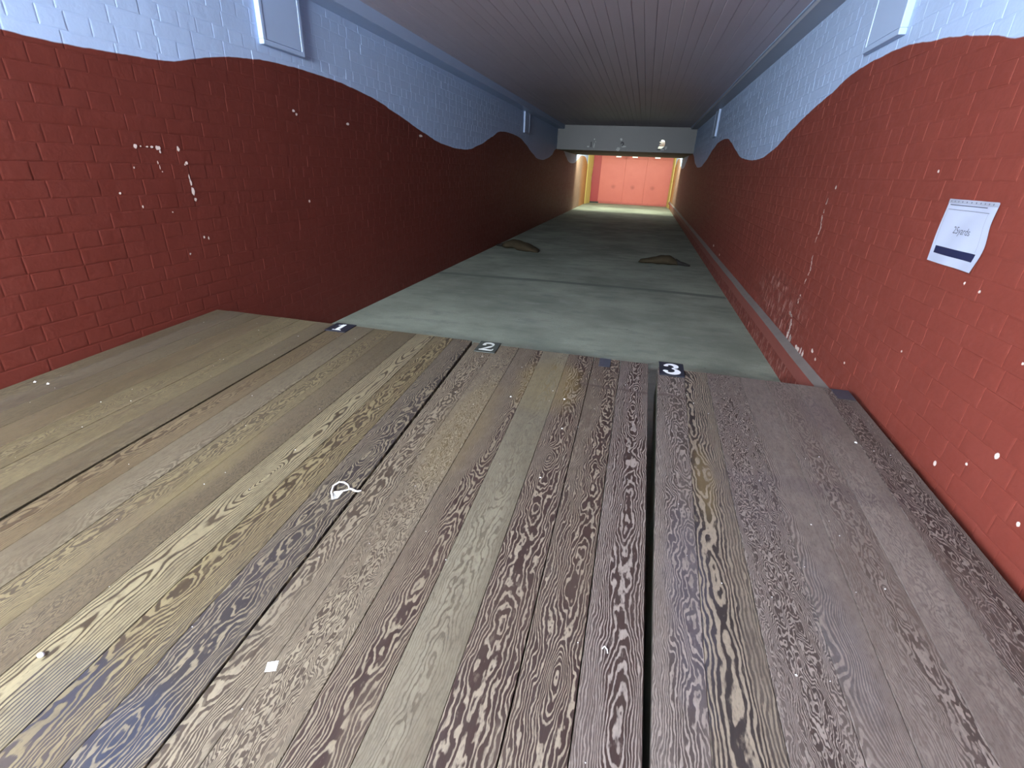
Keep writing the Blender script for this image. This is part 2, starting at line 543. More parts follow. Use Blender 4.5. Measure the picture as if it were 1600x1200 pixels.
wall_left = tag(boxes('wall_left', [(XL - .25, XL - .0016, YB - .2, YE + .3, -.2, ZC + .2)], M_LEFT), 'painted brick wall, dull red below a wavy edge and pale blue above', kind='structure')
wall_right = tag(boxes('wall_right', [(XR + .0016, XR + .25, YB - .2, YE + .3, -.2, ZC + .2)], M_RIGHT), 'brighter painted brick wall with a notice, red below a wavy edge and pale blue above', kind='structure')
wall_back = tag(boxes('wall_back', [(XL - .25, XR + .25, YB - .2, YB, -.2, ZC + .2)], M_BACK), 'plain pale wall behind the firing point', kind='structure')
wall_end = tag(boxes('wall_end', [(XL - .25, XR + .25, YE + .03, YE + .28, -.2, ZC + .2)], M_ENDW), 'lit end wall of the butts faced with red sheets', kind='structure')


# bricks
def brick_template(L, h):
    c, d = 0.006, 0.0007
    a, b = L / 2, h / 2
    ring = lambda s, x: [(x, -a + s, -b + s), (x, a - s, -b + s), (x, a - s, b - s), (x, -a + s, b - s)]
    V = ring(c + .001, 0.0) + ring(.0012, -d) + ring(0.0, -0.02)
    F = [(0, 1, 2, 3)]
    for k in (0, 4):
        for i in range(4):
            j = (i + 1) % 4
            F.append((k + i, k + 4 + i, k + 4 + j, k + j))
    return V, F


CH = 0.0732
PITCH = 0.1125


def in_view(p):
    v = Vector(p) - Vector((0, 0, H))
    d = v.dot(fw)
    if d < 0.2:
        return False
    return abs(v.dot(rx) / d * 754.6) < 830 and abs(v.dot(up) / d * 754.6) < 630


def brick_wall(wall, X, side, mat):
    lay = []
    zc = 0.0
    k = 0
    while zc < ZC - 0.02:
        h = CH
        st = (k % 2 == 1)
        L = PITCH * (2 if st else 1)
        y = YB + (PITCH / 2 if st else 0) + random.uniform(-.012, .012)
        while y < YE:
            ll = L * random.uniform(0.96, 1.04)
            lay.append((y + ll / 2, zc + h / 2, ll, h, st))
            y += ll
        zc += CH
        k += 1
    sc = []
    for i, (y, z, L, h, st) in enumerate(lay):
        p = (X, y, z)
        if not in_view(p) or (y < 2.35 and z < H - 0.87 + 0.04 * (y - 2.4) - (0.03 if side < 0 else 0.05)):
            continue
        d2 = X * X + y * y + (z - H) ** 2
        sc.append((L * h * abs(X) / d2 ** 1.5, i))
    sc.sort(reverse=True)
    top = set(i for _, i in sc[:298])
    protos = {}
    for st in (False, True):
        V, F = brick_template(PITCH * (2 if st else 1) - .0005, CH - .0005)
        me = bpy.data.meshes.new('brick')
        me.from_pydata(V, [], F)
        me.materials.append(mat)
        protos[st] = (me, V, F)
    SV, SF = [], []
    for i, (y, z, L, h, st) in enumerate(lay):
        me, V, F = protos[st]
        dx = random.gauss(0, .00035)
        rot = (random.gauss(0, .004), random.gauss(0, .004), random.gauss(0, .0026) * (0.5 if st else 1))
        s = L / (PITCH * (2 if st else 1))
        if i in top:
            o = bpy.data.objects.new('brick', me)
            o.location = (X + dx, y, z)
            o.rotation_euler = (rot[0], rot[1], rot[2] + (0 if side < 0 else math.pi))
            o.scale = (1, s, 1)
            link(o, wall)
        else:
            n = len(SV)
            for (a, b, c) in V:
                a2 = a + b * rot[2] + c * rot[1]
                SV.append((X + dx - side * a2, y + b * s, z + c + b * rot[0]))
            SF += [tuple(q + n for q in (f if side < 0 else f[::-1])) for f in F]
    me = bpy.data.meshes.new('brickwork')
    me.from_pydata(SV, [], SF)
    me.materials.append(mat)
    o = bpy.data.objects.new('brickwork', me)
    link(o, wall)
    o['kind'] = 'stuff'


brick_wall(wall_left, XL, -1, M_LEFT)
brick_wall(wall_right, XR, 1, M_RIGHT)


# chips of bare plaster: blots and runs lying in the paint
def chips(name, parent, X, side, lst, mat, label):
    V, F = [], []
    for (y, z, ry, rz) in lst:
        n = len(V)
        k = 9
        for i in range(k):
            a = 2 * math.pi * i / k
            f = random.uniform(.7, 1.15)
            V.append((X - side * 0.0022, y + math.cos(a) * ry * f, z + H + math.sin(a) * rz * f))
        F.append(tuple(range(n, n + k)))
    o = obj(name, V, F, mat, parent)
    o['kind'] = 'stuff'
    o['label'] = label
    return o


def run(pts, r, step=0.012):
    out = []
    for (a, b) in zip(pts[:-1], pts[1:]):
        L = math.hypot(b[0] - a[0], b[1] - a[1])
        n = max(1, int(L / step))
        for i in range(n):
            f = i / n
            if random.random() < 0.82:
                out.append((a[0] + (b[0] - a[0]) * f + random.gauss(0, r * .5), a[1] + (b[1] - a[1]) * f, r * random.uniform(.4, 1.1), step * random.uniform(.5, 1.0)))
    return out


lm = [(2.126, .027, .011, .011), (2.155, .029, .005, .004), (2.19, .028, .007, .004), (2.215, .029, .01, .005), (2.25, .026, .016, .011), (2.258, .008, .005, .008), (2.373, .025, .010, .014), (2.406, -.044, .010, .009),
      (2.395, -.052, .004, .006), (2.405, -.115, .006, .016), (2.408, -.143, .007, .02), (2.411, -.190, .010, .024), (2.415, -.233, .011, .010), (1.984, -.186, .006, .006), (2.085, -.253, .005, .007),
      (2.23, -.044, .004, .008), (2.236, -.066, .003, .012), (2.245, -.088, .004, .004), (2.091, -.07, .005, .005), (3.399, .312, .016, .010), (3.43, .292, .012, .010), (4.094, .284, .024, .011), (5.564, .29, .05, .015), (3.454, -.289, .014, .011),
      (2.42, -.44, .006, .008), (2.45, -.45, .006, .01), (2.30, -.52, .006, .006), (2.25, -.29, .005, .004)]
chips('plaster_chip', wall_left, XL, -1, lm, M_PLAST, 'pale plaster showing through chips in the red paint')
cr = run([(3.58, -.10), (3.59, -.2), (3.56, -.28), (3.60, -.36)], .007)
cr += run([(3.56, -.44), (3.53, -.52), (3.58, -.64)], .006) + run([(3.58, -.70), (3.60, -.76)], .010) + run([(3.69, -.845), (3.62, -.87), (3.60, -.92), (3.62, -.99)], .02) + run([(3.62, -.99), (3.45, -1.0), (3.2, -1.0)], .02, .03)
cr += [(3.50, -.03, .012, .012), (1.44, -.66, .008, .008), (1.53, -.715, .010, .011), (1.385, -.69, .006, .012), (1.30, -.68, .006, .008), (1.62, -.80, .006, .006), (1.36, -.83, .007, .007), (1.75, -.88, .010, .010), (3.1, -.93, .02, .012), (3.02, -.955, .012, .010),
       (1.99, -.30, .006, .006), (1.90, -.31, .007, .006), (2.42, .055, .008, .007), (1.60, -.45, .005, .005), (2.2, -.62, .006, .006), (2.65, -.84, .008, .008), (7.9, -.93, .06, .02), (7.2, -.96, .04, .018)]
chips('plaster_chip', wall_right, XR, 1, cr, M_PLAST, 'pale crack and plaster chips in the red paint')

# side beams along the ceiling (left) and boxed strip (right), rail, lintel
tag(boxes('trim_1', [(XL, -2.30, YB, 14.6, H + 1.03, ZC + .01)], M_WHITE, bevel=.006), 'pale blue beam boxed along the ceiling edge over the darker wall', kind='structure')
tag(boxes('trim_2', [(0.955, XR, YB, 14.6, H + 1.085, ZC + .01)], mk_white('strip_grey', .8, (0.42, 0.45, 0.52))), 'grey boxed strip along the ceiling edge over the notice wall', kind='structure')
tag(boxes('trim_3', [(0.940, 0.955, YB, 14.6, ZC - .010, ZC + .002)], M_WHITE), 'thin pale cover bead between ceiling and grey strip', kind='structure')

rail = empty('trim_4', (XR - .02, 10, H - 1.08), None, None)
rail['kind'] = 'structure'
rail['label'] = 'low timber rail along the foot of the notice wall'
yr0, yr1 = -1.5, 22.6
V, F = [], []
nseg = 40
for i in range(nseg + 1):
    y = yr0 + (yr1 - yr0) * i / nseg
    s = mnoise.noise(Vector((0, y * 1.3, 0))) * .006
    for (a, b) in ((0.06, -1.012), (0.018, -1.042), (0.018, -1.122), (0.06, -1.13)):
        V.append((XR - (.062 - a) - rail.location.x + (s if a < .05 else 0), y - 10, H + b - rail.location.z + s * .5))
    if i:
        n = 4 * i
        F += [(n - 4 + k, n + k, n + k + 1, n - 3 + k) for k in range(3)]
o = obj('rail_board', V, F, M_RAILR, rail)
o.data.materials.append(M_RAIL)
for p in o.data.polygons:
    if abs(p.normal.z) > 0.5 and p.center.z > 0:
        p.material_index = 1

# lintel board with the shot-through number three
YLN = 14.6
cu = bpy.data.curves.new('lintel_board', 'CURVE')
cu.dimensions = '2D'
cu.fill_mode = 'BOTH'
cu.extrude = 0.006
three = [(.302, .826), (.335, .818), (.352, .794), (.362, .76), (.366, .729), (.354, .676), (.32, .645), (.292, .622), (.25, .60), (.206, .575), (.196, .599), (.207, .666), (.24, .69), (.272, .683), (.221, .712), (.25, .735), (.289, .73), (.217, .772), (.24, .79), (.268, .783), (.252, .822)]
one = [(-1.483, .79), (-1.468, .787), (-1.460, .80), (-1.473, .818), (-1.482, .806)]
for poly in ([(XL, .53), (XR, .53), (XR, 1.13), (XL, 1.13)], three, one):
    sp = cu.splines.new('POLY')
    sp.points.add(len(poly) - 1)
    for q, (a, b) in zip(sp.points, poly):
        q.co = (a, b + H, 0, 1)
    sp.use_cyclic_u = True
tmp = bpy.data.objects.new('tmp', cu)
C.objects.link(tmp)
tmp.rotation_euler = (math.pi / 2, 0, 0)
dg = bpy.context.evaluated_depsgraph_get()
me = bpy.data.meshes.new_from_object(tmp.evaluated_get(dg))
bpy.data.objects.remove(tmp)
lint = bpy.data.objects.new('trim_5', me)
lint.rotation_euler = (math.pi / 2, 0, 0)
lint.location = (0, YLN, 0)
me.materials.clear()
me.materials.append(M_LINT)
link(lint)
tag(lint, 'pale lintel across the tunnel with lane numbers over the butts', kind='structure')
lint2 = boxes('soffit', [(XL, XR, YLN + .008, 18.8, H + .53, H + .565)], M_SOFF)
tag(lint2, 'brown underside of the lintel', kind='structure')
lint2.name = 'trim_6'


def ribbon(pts, wds, z=0.0):
    V, F = [], []
    n = len(pts)
    for i in range(n):
        a = Vector(pts[max(i - 1, 0)])
        b = Vector(pts[min(i + 1, n - 1)])
        d = (b - a).normalized()
        nn = Vector((-d.y, d.x))
        p = Vector(pts[i])
        w2 = (wds[i] if isinstance(wds, (list, tuple)) else wds) / 2
        V += [(p.x + nn.x * w2, p.y + nn.y * w2, z), (p.x - nn.x * w2, p.y - nn.y * w2, z)]
        if i:
            F.append((2 * i - 2, 2 * i - 1, 2 * i + 1, 2 * i))
    return V, F


def arc(cx, cy, rx_, ry_, a0, a1, n=14):
    return [(cx + rx_ * math.cos(math.radians(a0 + (a1 - a0) * i / n)), cy + ry_ * math.sin(math.radians(a0 + (a1 - a0) * i / n))) for i in range(n + 1)]


def disc(cx, cy, r, n=12):
    return [(cx + r * math.cos(2 * math.pi * i / n), cy + r * math.sin(2 * math.pi * i / n), 0) for i in range(n)], [tuple(range(n))]


def numeral(k):
    parts = []
    if k == 1:
        parts = [ribbon([(.5, .02), (.5, 1.36)], .30), ribbon([(.16, .07), (.84, .07)], .14), ribbon([(.44, 1.30), (.34, 1.14), (.14, 1.06)], [.12, .12, .08])]
    if k == 2:
        top = arc(.48, 1.0, .29, .30, 170, -20, 16)
        wd = [.10 + .16 * max(0, math.sin(math.pi * min(1, i / 14))) for i in range(17)]
        parts = [ribbon(top + [(.62, .66), (.40, .40), (.20, .20)], wd + [.22, .14, .10]), ribbon([(.10, .12), (.50, .15), (.86, .13)], [.16, .24, .20]), ribbon([(.84, .10), (.90, .38)], [.12, .05]), disc(.24, .97, .12)]
    if k == 3:
        a = arc(.46, 1.03, .26, .27, 165, -80, 16)
        b = arc(.46, .39, .31, .33, 80, -165, 18)
        wa = [.08 + .20 * max(0, math.sin(math.pi * i / 16)) ** 1.2 for i in range(17)]
        wb = [.08 + .24 * max(0, math.sin(math.pi * i / 18)) ** 1.2 for i in range(19)]
        parts = [ribbon(a, wa), ribbon(b, wb), disc(.24, 1.08, .12), disc(.20, .32, .13)]
    V, F = [], []
    for j, (v, f) in enumerate(parts):
        n = len(V)
        V += [(p[0] - .5, p[1] - .7, j * .002) for p in v]
        F += [tuple(i + n for i in q) for q in f]
    return V, F


# lane numbers on the lintel: what is left of a 1 and a 2, and pale shot marks
def on_lintel(name, V2, F, mat, x, z, s, parent, label=None):
    V = [(x + v[0] * s, z + v[1] * s, .0075 + v[2] * .1) for v in V2]
    o = obj(name, [(v[0], v[1] + H, v[2]) for v in V], F, mat, parent)
    if label:
        o['label'] = label
    return o


V2, F2 = ribbon([(0, -.75), (0.02, 0), (-.03, .75), (-.28, .45)], [.40, .34, .36, .1])
on_lintel('numeral', [(a, b, 0) for a, b, c in V2], F2, M_LMARK, -1.55, .672, .085, lint, 'black number one')
V2, F2 = ribbon(arc(0, .25, .38, .42, 200, -40, 10) + [(.05, -.45)], [.1, .2, .3, .36, .4, .42, .42, .4, .38, .34, .3, .16])
on_lintel('numeral', [(a, b, 0) for a, b, c in V2], F2, M_LMARK, -.732, .685, .085, lint, 'black number two, half shot away')
lc = []
cvV, cvF = [], []
for (cx, cz, a, b) in ((-.765, .81, .035, .03), (-.676, .645, .07, .022), (-.819, .58, .055, .045), (-1.47, .65, .014, .06), (-1.63, .62, .03, .02), (.40, .64, .03, .05), (-1.44, .74, .012, .012), (.31, .60, .05, .02)):
    n = len(cvV)
    for i in range(9):
        q = 2 * math.pi * i / 9
        f = random.uniform(.7, 1.2)
        cvV.append((cx + a * f * math.cos(q), cz + b * f * math.sin(q) + H, .0072))
    cvF.append(tuple(range(n, n + 9)))
o = obj('shot_chip', cvV, cvF, mk_white('shot_chip_grey', 1.0, (0.3, .32, .32)), lint)
o['kind'] = 'stuff'

# ------------------------------------------------------------------ butts
ex = [(-2.0, -.931), (-.929, -.021), (-.019, 1.06)]
first = None
for (a, b) in ex:
    boxes('panel', [(a, b, YE + .002 * (b > 0), YE + .03, 0.0, H + .9)], M_END, wall_end, bevel=.006)
o = boxes('panel', [(-2.36, -2.0, YE - .03, YE + .02, 0.07, H + .9)], M_DRED, wall_end)
o['label'] = 'dark red sheet'
o = boxes('sill_strip', [(-2.36, -1.96, YE - .04, YE + .02, 0.0, 0.07)], M_DARK, wall_end)
o['label'] = 'black strip under the dark red sheet'


def torn_board(name, A, B, inward, edge, label):
    A, B = Vector((A[0], A[1], 0)), Vector((B[0], B[1], 0))
    U = (B - A)
    L = U.length
    U.normalize()
    N_ = Vector((U.y, -U.x, 0)) * inward
    poly = [(0, 0.003)] + [(L * f, z) for f, z in edge] + [(0, H + .95)]
    o = prism(name, [(u, v) for u, v in poly], .03, M_YEL, ((0, 0, 0), U, (0, 0, 1), N_), None, A)
    return tag(o, label, 'board')


torn_board('weathered_board', (-2.476, 22.7), (-2.36, 23.72), 1, [(.93, .003), (.92, .3), (.93, .6), (.88, .85), (.84, 1.05), (.93, 1.3), (1.0, 1.55), (1.0, 1.8), (1.0, H + .95)], 'broad ochre yellow board with a ragged edge beside the dark red sheet')
torn_board('weathered_board', (1.106, 22.75), (1.06, 23.76), -1, [(.98, .003), (.94, .3), (.9, .6), (.80, .9), (.84, 1.1), (.72, 1.35), (.8, 1.7), (.86, 2.0), (.9, H + .95)], 'narrow ochre yellow board by the end of the low rail')

tag(boxes('trim_7', [(XL + .001, XR - .001, 18.9, YE, H + 1.10, ZC + .004)], M_ENDW), 'white painted boarding under the ceiling over the butts', kind='structure')

# target rail and cards hanging from it, seen just under the soffit
tr = boxes('target_rail', [(XL + .001, XR - .001, 22.62, 22.66, H + .90, H + .94)], M_DARK)
tag(tr, 'dark batten that carries the target cards under the lintel', 'rail')
for cx, lab in ((-1.21, 'white target card nearest the dark red sheet'), (-.54, 'middle one of three white target cards above the red sheets'), (.364, 'white target card nearest the narrow ochre board')):
    V, F = [], []
    for i in range(5):
        for j in range(2):
            V.append((cx + (j - .5) * .21, 22.61 + .004 * math.sin(i), H + .595 + (.35) * i / 4))
    for i in range(4):
        F.append((2 * i, 2 * i + 1, 2 * i + 3, 2 * i + 2))
    F2 = F + []
    V = [(a, b + .012 * (1 if c > H + .9 else 0), c) for a, b, c in V]
    o = obj('target_card', V, F2, M_CARD)
    sm = o.modifiers.new('thick', 'SOLIDIFY')
    sm.thickness = .003
    tag(o, lab, 'card', 'target cards hanging over the butts')

# butt lamps behind the soffit, on its upper side
for i, bx in enumerate((-1.9, -.7, .55)):
    e = empty('butt_lamp', (bx, 19.0, H + .72), ('shaded lamp behind the lintel over the dark red sheet', 'shaded lamp behind the middle of the lintel', 'shaded lamp behind the lintel over the low rail')[i], 'lamp', 'butt lamps behind the lintel')
    boxes('housing', [(-.35, .35, -.06, -.02, -.13, .08), (-.35, .35, -.02, .09, .06, .08)], M_METAL, e)
    V, F = tube_mesh([(-.32, 0, 0), (.32, 0, 0)], .016, 8)
    obj('tube', V, F, M_BTUBE, e)
    boxes('bracket', [(-.02, .02, -.055, -.025, .08, .405)], M_METAL, e)
    ld = bpy.data.lights.new('lamp_light', 'AREA')
    ld.shape = 'RECTANGLE'
    ld.size = .66
    ld.size_y = .06
    ld.energy = BUTT_E
    ld.color = BUTT_C
    lo = bpy.data.objects.new('lamp_light', ld)
    link(lo, e)
    lo.location = (0, .03, 0)
    lo.rotation_euler = (math.radians(70), 0, 0)      # towards the butts and down

# ------------------------------------------------------------------ firing point lamp (on the wall behind the shooters, out of frame)
e = empty('wall_lamp', (-1.62, YB + .002, H + .80), 'bank of four tubes on the wall behind the firing point', 'lamp')
boxes('housing', [(-.64, .64, 0, .045, -.2, .2)], M_METAL, e, bevel=.006)
for dz in (-.15, -.05, .05, .15):
    V, F = tube_mesh([(-.6, .07, dz), (.6, .07, dz)], .014, 8)
    obj('tube', V, F, M_TUBEB, e)

# ------------------------------------------------------------------ wall boxes under the ceiling edge
def wall_box(X, side, y0, y1, label):
    z0, z1 = H + .657, H + 1.03
    e = empty('wall_hatch', (X, (y0 + y1) / 2, z0), label, 'hatch', 'boxed hatches high on the side walls')
    a = (y1 - y0) / 2
    h = z1 - z0 + (.055 if side > 0 else 0)
    d = .034

    def bx(name, y_0, y_1, z_0, z_1, dep, bev=.004):
        xs = (0, -side * dep) if side > 0 else (0, dep)
        return boxes(name, [(min(xs), max(xs), y_0, y_1, z_0, z_1)], M_WHITE, e, bevel=bev)
    f = .028
    bx('frame_strip', -a, a, 0, f, d)
    bx('frame_strip', -a, -a + f, f, h, d)
    bx('frame_strip', a - f, a, f, h, d)
    bx('door', -a + f + .002, a - f - .002, f + .002, h, d - .003)
    return e


wall_box(XL, -1, 3.15, 3.565, 'pale blue hatch above the chipped red paint, nearer the firing point')
wall_box(XL, -1, 10.5, 10.92, 'pale blue hatch near the lintel on the wall without the notice')
wall_box(XR, 1, 3.16, 3.60, 'pale blue hatch high on the wall with the notice, near the firing point')
wall_box(XR, 1, 10.2, 10.62, 'pale blue hatch near the lintel above the low rail')

# ------------------------------------------------------------------ decks
SL = 0.04
TA = math.atan(SL)


def ztop(y):
    return H - 0.87 + SL * (y - 2.4)


# colour pairs: dark, pale (bare timber colours)
OL_D, OL_P = (.032, .0215, .010), (.150, .122, .064)       # olive
GR_D, GR_P = (.034, .024, .0135), (.108, .087, .051)      # grey brown, little contrast
BR_D, BR_P = (.021, .0105, .0085), (.195, .164, .124)      # dark brown with cream lines
MV_D, MV_P = (.040, .030, .026), (.205, .176, .156)       # mauve grey
PA_D, PA_P = (.058, .048, .032), (.160, .145, .104)       # pale
NV_D, NV_P = (.017, .0130, .0125), (.20, .170, .134)
NE_D, NE_P = (.036, .0255, .0165), (.178, .150, .106)        # neutral
OR_D, OR_P = (.037, .023, .011), (.125, .096, .052)

# seams near (y=0.5) and at the front, then per plank: pith offset, depth, dens, wig, duty, contrast, dark, pale
DECKS = [
    dict(front=2.39, near=[-2.468, -2.365, -2.245, -2.13, -1.985, -1.85, -1.735, -1.600], far=[-2.468, -2.375, -2.26, -2.14, -2.01, -1.88, -1.76, -1.640],
         label='unnumbered wooden firing deck against the darker wall',
         pl=[(.0, .05, 110, .03, .5, .5, GR_D, GR_P), (-.05, .05, 130, .02, .5, .35, MV_D, GR_P), (.02, .05, 180, .02, .5, .35, GR_D, GR_P), (.08, .05, 200, .02, .5, .30, GR_D, OR_P), (.0, .04, 170, .03, .5, .60, GR_D, OL_P), (-.03, .05, 180, .02, .5, .40, GR_D, OL_P), (.05, .05, 190, .025, .5, .35, GR_D, GR_P)]),
    dict(front=2.39, near=[-1.585, -1.46, -1.335, -1.215, -1.10, -.955, -.832, -.700], far=[-1.630, -1.515, -1.39, -1.265, -1.13, -1.02, -.91, -.802],
         label='wooden firing deck with the slanted number one plate',
         pl=[(-.02, .05, 120, .02, .45, .85, OR_D, OR_P), (.05, .06, 150, .02, .5, .5, GR_D, (.16, .135, .088)), (-.02, .05, 120, .03, .5, .75, GR_D, OL_P), (.03, .03, 110, .08, .5, .7, GR_D, GR_P), (.0, .03, 75, .012, .36, 2.0, OL_D, (.185, .158, .094)), (-.02, .05, 95, .028, .52, 1.8, OL_D, OL_P), (.01, .035, 85, .036, .64, 1.9, NV_D, (.165, .138, .092))]),
    dict(front=2.37, near=[-.696, -.605, -.478, -.357, -.234, -.113, .008, .133], far=[-.787, -.652, -.53, -.40, -.262, -.132, .003, .139],
         label='wooden firing deck with the worn number two plate',
         pl=[(-.015, .05, 110, .03, .55, 1.3, NE_D, NE_P), (.0, .03, 115, .075, .50, 1.4, NE_D, NE_P), (.03, .045, 130, .022, .6, 1.8, BR_D, NE_P), (.0, .02, 90, .03, .32, .8, PA_D, PA_P), (.0, .035, 95, .030, .66, 2.0, BR_D, BR_P), (.022, .03, 95, .036, .66, 2.0, BR_D, BR_P), (.01, .04, 110, .025, .62, 1.7, BR_D, MV_P)]),
    dict(front=2.345, near=[.146, .250, .385, .515, .610, .745, .865, 1.037], far=[.186, .310, .412, .565, .68, .81, .93, 1.037],
         label='wooden firing deck with the crisp number three plate beside the notice wall',
         pl=[(.04, .05, 120, .03, .6, 1.3, MV_D, MV_P), (-.02, .03, 75, .024, .52, 2.0, NV_D, BR_P), (.0, .03, 110, .075, .58, 1.7, (.032, .023, .02), MV_P), (-.05, .07, 200, .008, .55, .6, MV_D, MV_P), (.03, .03, 95, .045, .5, .95, MV_D, MV_P), (.0, .03, 80, .06, .4, .3, MV_D, MV_P), (-.01, .04, 110, .05, .66, 1.3, (.030, .020, .019), MV_P)]),
]
YN = -0.28
KNOTS = {(1, 4): (-1.035, 1.055), (2, 4): (-.20, 1.42), (2, 5): (-.04, .66), (2, 2): (-.30, .80), (3, 1): (.345, 1.48), (3, 2): (.47, 1.75), (1, 6): (-.80, 1.25), (0, 4): (-1.92, 1.6)}
deck_roots = []
for di, D in enumerate(DECKS):
    yf = D['front']
    L = yf - YN
    xc = (D['near'][0] + D['far'][-1]) / 2
    root = empty('firing_deck', (xc, (YN + yf) / 2, 0), D['label'], 'platform', 'wooden firing decks side by side')
    deck_roots.append(root)
    ry = root.location.y

    def seam(k, y):
        return D['near'][k] + (D['far'][k] - D['near'][k]) * (y - 0.5) / (yf - 0.5)
    for k in range(7):
        yc = (YN + yf) / 2
        xm = (seam(k, yc) + seam(k + 1, yc)) / 2
        g = 0.0003 if not (di == 2 and k in (5,)) else 0.0016
        prof = []
        ns = 11
        V, F = [], []
        ph = random.uniform(0, 50)
        for i in range(ns + 1):
            y = YN + L * i / ns
            if k == 6 or i in (0, ns):
                pass
            j0 = mnoise.noise(Vector((ph, y * 2.3, 0))) * .0010
            j1 = mnoise.noise(Vector((ph + 9, y * 2.3, 0))) * .0010
            if k == 0:
                j0 *= 1.8
            x0, x1 = seam(k, y) + g + abs(j0) - xm, seam(k + 1, y) - g - abs(j1) - xm
            yy = (y - yc) / math.cos(TA)
            c = .0012
            for (a, b) in ((x0, -.03), (x0, -c), (x0 + c, 0), (x1 - c, 0), (x1, -c), (x1, -.03)):
                V.append((a, yy, b))
            if i:
                n = 6 * i
                F += [(n - 6 + q, n - 6 + (q + 1) % 6, n + (q + 1) % 6, n + q) for q in range(6)]
        F.append((0, 1, 2, 3, 4, 5))
        n = 6 * ns
        F.append((n + 5, n + 4, n + 3, n + 2, n + 1, n))
        dz = random.uniform(-.0012, .0012)
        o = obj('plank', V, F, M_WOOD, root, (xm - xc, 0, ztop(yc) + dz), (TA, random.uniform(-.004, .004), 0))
        p = D['pl'][k]
        o['seed'] = float(di * 7 + k) * 1.37 + 0.3
        for nm, v in zip(('pith', 'depth', 'dens', 'wig', 'duty', 'contrast'), p[:6]):
            o[nm] = float(v)
        kx, ky = KNOTS.get((di, k), (9.0, 9.0))
        o['knot_x'] = float(kx - xm) if kx < 8 else 9.0
        o['knot_y'] = float(ky - yc) if kx < 8 else 9.0
        o['dark'] = [float(c) for c in p[6]]
        o['pale'] = [float(c) for c in p[7]]
    # frame below: side boards, end boards, legs
    for s, k in ((0, 0), (1, 7)):
        V = []
        for y in (YN + .01, yf - .01):
            xx = seam(k, y) - xc + (.004 if s == 0 else -.004)
            xi = xx + (.035 if s == 0 else -.035)
            zt = ztop(y) - .0315
            V += [(xx, y - ry, zt), (xi, y - ry, zt), (xi, y - ry, zt - .13), (xx, y - ry, zt - .13)]
        obj('side_board', V, [(0, 1, 2, 3), (7, 6, 5, 4), (0, 4, 5, 1), (1, 5, 6, 2), (2, 6, 7, 3), (3, 7, 4, 0)], M_EDGE if (di == 3 and s == 0) else M_FRAME, root)
    for y in (YN + .03, yf - .05):
        zt = ztop(y) - .032
        x0, x1 = seam(0, y) - xc + .04, seam(7, y) - xc - .04
        boxes('end_board', [(x0, x1, y - ry - .02, y - ry + .02, zt - .12, zt)], M_FRAME, root)
        for xx in (x0 + .03, x1 - .03):
            yy = y - ry + (.05 if y < 1 else -.05)
            boxes('leg', [(xx - .03, xx + .03, yy - .03, yy + .03, 0.001, zt - .005)], M_FRAME, root)


def on_deck(root, x, y, lift=0.0):
    return (x - root.location.x, y - root.location.y, ztop(y) + lift)


# number plates, parts of their decks
for (ri, k, x, y, wx, wy, rz, mp, mn) in ((1, 1, -1.572, 2.335, .128, .125, .0, M_BLACK, M_NUM), (2, 2, -.690, 2.318, .112, .145, .03, M_BLACKW, M_NUMW), (3, 3, .249, 2.326, .117, .160, .0, M_BLACK, M_NUM)):
    root = deck_roots[ri]
    pl = boxes('number_plate', [(-wx / 2, wx / 2, -wy / 2, wy / 2, 0.0005, .0055)], mp, root, on_deck(root, x, y, .001), (TA, 0, rz), bevel=.0012)
    V, F = numeral(k)
    s = wy / 1.4 * .78
    obj('numeral', [(v[0] * s * 1.12, v[1] * s, .0060 + v[2] * .05) for v in V], F, mn, pl)
    if k == 2:
        pl['label'] = 'worn number two plate'
# slate blue paint left on the two deck corners
for (ri, x0, x1, y0, y1) in ((2, -.102, -.046, 2.258, 2.362), (3, .957, 1.030, 2.235, 2.336)):
    root = deck_roots[ri]
    xm, ym = (x0 + x1) / 2, (y0 + y1) / 2
    a, b = (x1 - x0) / 2, (y1 - y0) / 2
    o = boxes('paint_patch', [(-a, a, -b, b, .0004, .0016)], M_BLUEP, root, on_deck(root, xm, ym, .0012), (TA, 0, 0))
    o['label'] = 'slate blue painted patch'

# ------------------------------------------------------------------ notice in its sleeve on the wall
zt, zb = H - .042, H - .262
y0, y1 = 2.262, 1.968           # reading direction runs towards the firing point
e = empty('notice_sheet', (XR, (y0 + y1) / 2, H - .15), 'white sheet reading 25yards with a dark bar, in a plastic sleeve on the red wall', 'sign')
NU, NV = 20, 16


def lift(u, v):
    return .004 + .010 * max(0, u - .72) ** 1.3 * (1 + math.sin(v * 7.0)) + .010 * max(0, v - .6) * u + .003 * math.sin(u * 5 + v * 3) ** 2


def sheet(name, u0, u1, v0, v1, off, mat, nu=NU, nv=NV, label=None, thick=0):
    V, F = [], []
    for j in range(nv + 1):
        for i in range(nu + 1):
            u, v = u0 + (u1 - u0) * i / nu, v0 + (v1 - v0) * j / nv
            wav = -.020 * math.sin(v * 7.2 - .3) * max(0, u - .7) / .3 * min(1, v * 3) if u > .7 else 0
            V.append((-lift(u, v) - off, y0 + (y1 - y0) * (u + wav) - e.location.y + .006 * v * (0.5 - u), zt + (zb - zt) * v - e.location.z))
    for j in range(nv):
        for i in range(nu):
            n = j * (nu + 1) + i
            F.append((n, n + 1, n + nu + 2, n + nu + 1))
    o = obj(name, V, F, mat, e, smooth=True)
    if label:
        o['label'] = label
    return o


